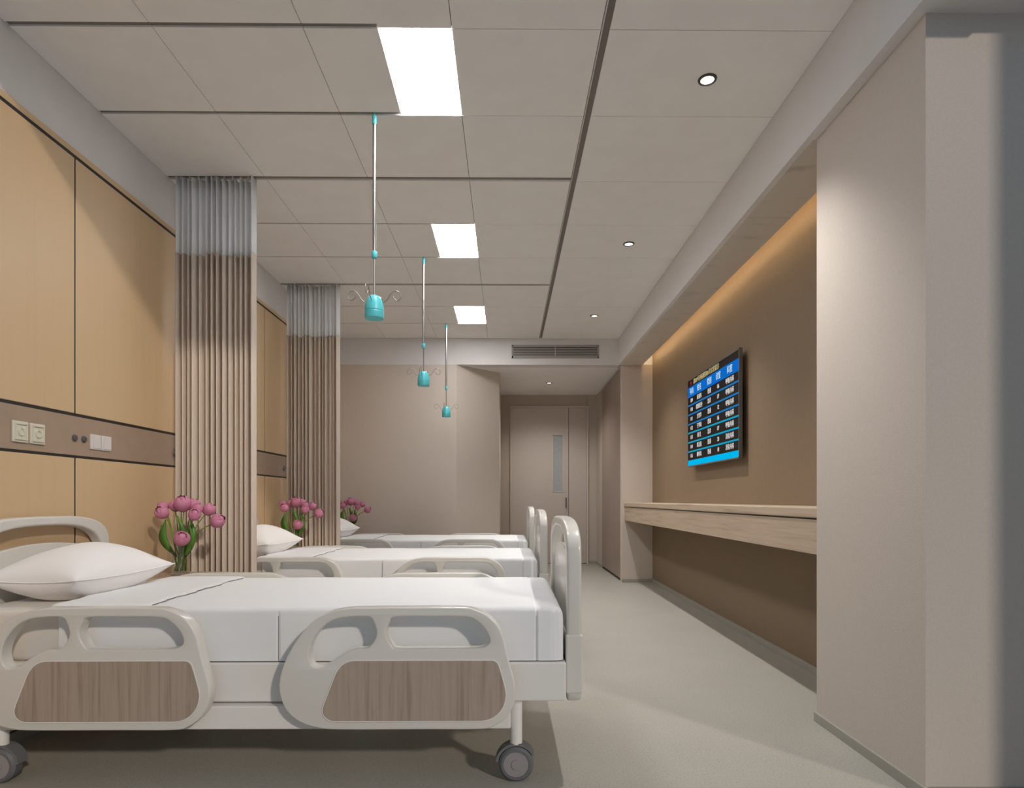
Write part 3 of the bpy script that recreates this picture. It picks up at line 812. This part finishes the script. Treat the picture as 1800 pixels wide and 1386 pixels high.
# ---- tulips
def bloom_bm(r, seed):
    """six broad overlapping petals closing to an egg, base at origin, axis +Z"""
    rnd = random.Random(seed); bm = B(); L = r*2.15
    lathe(bm, [(0, 0.0), (r*0.30, L*0.03), (r*0.72, L*0.22), (r*0.82, L*0.48), (r*0.62, L*0.78), (r*0.28, L*0.92), (0, L*0.94)], (0, 0, 0), 18)
    for k in range(6):
        inner = k >= 3
        a0 = 2*PI*(k % 3)/3 + (PI/3 if inner else 0) + rnd.uniform(-0.12, 0.12)
        rr = r*(0.92 if inner else 1.0); wid = 1.18
        nu, nv = 8, 12; G = []
        opening = rnd.uniform(0.0, 0.10)
        for i in range(nv+1):
            f = i/nv
            z = L*(0.02+0.98*f)*(1.0 if not inner else 0.98)
            rad = rr*(math.sin(PI*min(1, 0.10+0.80*f))**0.62)*(1+opening*f)
            half = wid*(1 - max(0, (f-0.55)/0.45)**2.2*0.85)
            if f < 0.15: half *= 0.75+f*1.66
            row = []
            for j in range(nu+1):
                g_ = -1+2*j/nu
                a = a0+g_*half
                rj = rad*(1+0.05*(1-g_*g_)-0.03*abs(g_)**3) + r*0.03*math.exp(-(g_/0.15)**2)*(f*0.6)
                row.append(bm.verts.new((rj*math.cos(a), rj*math.sin(a), z-L*0.05*g_*g_*f)))
            G.append(row)
        for i in range(nv):
            for j in range(nu): bm.faces.new((G[i][j], G[i][j+1], G[i+1][j+1], G[i+1][j]))
    return bm
BL = [bloom_bm(1.0, s) for s in range(3)]
BLM = []
for b_ in BL:
    me = bpy.data.meshes.new('bloom'); b_.to_mesh(me); b_.free(); me.materials.append(M['tulip'])
    for p in me.polygons: p.use_smooth = True
    BLM.append(me)
# (dx, dz above the vase foot, dy, radius, direction of the head, description)
TU = [(-0.104, 0.366, 0.02, 0.026, (-0.6, 0.1, 0.8), 'small pink tulip at the left end of the {} bunch'),
      (-0.060, 0.338, -0.07, 0.031, (-0.2, -0.7, 0.6), 'pink tulip low at the front left of the {} bunch'),
      (-0.044, 0.372, 0.03, 0.027, (-0.2, 0.2, 1), 'pink tulip behind the front left ones in the {} bunch'),
      (0.012, 0.384, 0.00, 0.038, (0.05, -0.4, 1), 'big pink tulip at the top of the {} bunch'),
      (0.052, 0.376, 0.04, 0.031, (0.3, 0.1, 1), 'pink tulip just right of the top one in the {} bunch'),
      (0.086, 0.356, 0.01, 0.026, (0.3, 0.0, 1), 'small pink tulip in the middle right of the {} bunch'),
      (0.106, 0.326, -0.06, 0.029, (0.4, -0.7, 0.5), 'pink tulip facing forward at the front right of the {} bunch'),
      (0.136, 0.352, 0.04, 0.030, (0.6, 0.1, 0.8), 'pink tulip at the back right of the {} bunch'),
      (0.204, 0.292, -0.01, 0.034, (0.9, -0.2, 0.5), 'pink tulip leaning farthest right from the {} bunch'),
      (0.064, 0.202, -0.11, 0.036, (0.42, -0.62, 0.42), 'lowest drooping pink tulip of the {} bunch, with parted petals')]
tul = []
WH = ['nearest', 'middle', 'farthest']
for i, (dx, dz, dy, r, hd_, lb) in enumerate(TU):
    base = Vector((VX+0.022*math.cos(i*2.4), VY+0.022*math.sin(i*2.4), VZ+0.022))
    head = Vector((VX+dx, VY+dy, VZ+dz))
    r *= 1.08; ax = Vector(hd_).normalized(); foot_ = head-ax*r*1.05
    rim = Vector((VX+max(-0.03, min(0.03, dx*0.28)), VY+max(-0.026, min(0.028, dy*0.35)), VZ+0.152))
    t = thing('tulip', base, lb.format(WH[0]), 'tulip', 'pink tulips in the nearest vase')
    path = smooth_path([base, base.lerp(rim, 0.55), rim, rim.lerp(foot_, 0.55)+Vector((0, 0, 0.02 if dz > 0.25 else 0.035)), foot_, foot_+ax*r*0.15], 5)
    obj('stem', tube(B(), path, 0.0030, 7), M['stem'], t, smooth=True)
    b_ = bpy.data.objects.new('bloom', BLM[i % 3]); COL.objects.link(b_); b_.parent = t
    q = ax.to_track_quat('Z', 'Y')
    b_.location = foot_-base; b_.rotation_mode = 'QUATERNION'; b_.rotation_quaternion = q @ Vector((0, 0, 1)).rotation_difference(Vector((0, 0, 1)))
    b_.scale = (r*0.98, r*0.98, r*1.0)
    if i in (0, 1, 3, 4, 6, 8):   # a broad leaf
        lf_ = B(); G = []
        ln = 12
        tip = {0: (-0.085, 0.27, -0.03), 1: (-0.055, 0.30, -0.05), 3: (0.000, 0.32, -0.04), 4: (0.045, 0.29, 0.02), 6: (0.07, 0.27, -0.05), 8: (0.01, 0.25, 0.05)}[i]
        tp = Vector((VX+tip[0], VY+tip[2], VZ+tip[1])); bs = rim+Vector((0, 0, -0.05))
        dvec = (tp-bs); sidev = dvec.cross(Vector((0, 1, 0.2))).normalized()
        for a in range(ln+1):
            f = a/ln; c = bs.lerp(tp, f)+Vector((-0.03*math.sin(PI*f)*(1 if tip[0] < 0 else -1), -0.012*math.sin(PI*f), 0))
            w_ = 0.017*math.sin(PI*min(1, 0.06+0.94*f))**0.8+0.0006
            G.append([lf_.verts.new(c+sidev*w_*g_+Vector((0, 0.010*abs(g_), 0))) for g_ in (-1, -0.5, 0, 0.5, 1)])
        for a, b2 in zip(G, G[1:]):
            for k in range(4): lf_.faces.new((a[k], a[k+1], b2[k+1], b2[k]))
        l = obj('leaf', lf_, M['leaf'], t, smooth=True)
        md = l.modifiers.new('thickness', 'SOLIDIFY'); md.thickness = 0.0012
    tul.append((t, lb))
repeat(vs, ['clear glass vase of pink tulips beside the middle bed', 'clear glass vase of pink tulips beside the farthest bed'])
for t, lb in tul:
    cs = repeat(t, [lb.format(WH[1]), lb.format(WH[2])])
    for c, w_ in zip(cs[1:], WH[1:]): c['group'] = 'pink tulips in the %s vase' % w_

# ---- IV hangers from the ceiling
IX, IY = -0.649, 3.052
iv = thing('iv_hanger', (IX, IY, CEIL), 'nearest turquoise and steel drip hanger hanging from the ceiling', 'drip hanger', 'ceiling drip hangers over the beds')
obj('ceiling_cap', lathe(B(), [(0, 0.03), (0.005, 0.03), (0.005, -0.012), (0.0115, -0.014), (0.0115, -0.050), (0.0095, -0.053), (0, -0.053)], (IX, IY, CEIL), 24), M['teal'], iv, smooth=True, angle=0.6)
obj('upper_tube', cyl(B(), (IX, IY, CEIL-0.05), (IX, IY, 2.185), 0.0085), M['chrome'], iv, smooth=True, angle=0.6)
obj('collar', lathe(B(), [(0, 0.0), (0.0125, 0.0), (0.0135, -0.003), (0.0135, -0.030), (0.011, -0.034), (0, -0.034)], (IX, IY, 2.195), 24), M['teal'], iv, smooth=True, angle=0.6)
obj('lower_rod', cyl(B(), (IX, IY, 2.165), (IX, IY, 1.97), 0.0042), M['chrome'], iv, smooth=True, angle=0.6)
obj('weight', lathe(B(), [(0, 1.976), (0.022, 1.976), (0.030, 1.970), (0.036, 1.958), (0.0400, 1.944), (0.0455, 1.925), (0.0465, 1.903), (0.0452, 1.901), (0.0452, 1.898), (0.0465, 1.896), (0.0465, 1.868), (0.0455, 1.865), (0, 1.865)], (IX, IY, 0), 40), M['teal'], iv, smooth=True, angle=0.5)
def hook(ang):
    pts = [(0.040, 1.944), (0.052, 1.948), (0.066, 1.962), (0.080, 1.985), (0.097, 2.000), (0.116, 1.998), (0.129, 1.981), (0.127, 1.962), (0.112, 1.954), (0.098, 1.962), (0.092, 1.974)]
    ca, sa = math.cos(ang), math.sin(ang)
    path = smooth_path([(IX+r*ca, IY+r*sa, z) for r, z in pts], 5)
    return tube(B(), path, 0.0023, 7)
for a in (0, PI, -PI/2-0.12, PI/2-0.12):
    obj('hook', hook(a), M['chrome'], iv, smooth=True)
repeat(iv, ['middle turquoise drip hanger hanging over the second bed', 'farthest turquoise drip hanger hanging over the third bed'], (1.805, 3.63))

# ================================================================== LIGHT
sun = bpy.data.lights.new('sun', 'SUN'); sun.energy = 1.2; sun.angle = math.radians(3.0); sun.color = (1.0, 0.88, 0.76)
so = bpy.data.objects.new('sun', sun); COL.objects.link(so)
so.rotation_euler = Vector((-0.763, 1.0, -0.62)).to_track_quat('-Z', 'Y').to_euler()
so.location = (1, -3, 4)
w = bpy.data.worlds.new('world'); sc.world = w; w.use_nodes = True
bg = w.node_tree.nodes['Background']; bg.inputs['Color'].default_value = (0.64, 0.80, 1.0, 1); bg.inputs['Strength'].default_value = 0.34

# ================================================================== CAMERA
cam = bpy.data.cameras.new('camera'); co = bpy.data.objects.new('camera', cam); COL.objects.link(co)
cam.sensor_fit = 'HORIZONTAL'; cam.sensor_width = 36; cam.lens = FP/1800*36
cam.shift_y = (878.5-693)/1800
cam.clip_start = 0.05
co.location = (0, 0, EYE); co.rotation_euler = (PI/2, 0, -math.atan(9.5/FP))
sc.camera = co
sc.view_settings.view_transform = 'Standard'; sc.view_settings.look = 'None'
sc.cycles.max_bounces = 14; sc.cycles.diffuse_bounces = 10
sc.view_settings.exposure = 0.09; sc.view_settings.gamma = 1.0; sc.view_settings.use_curve_mapping = False
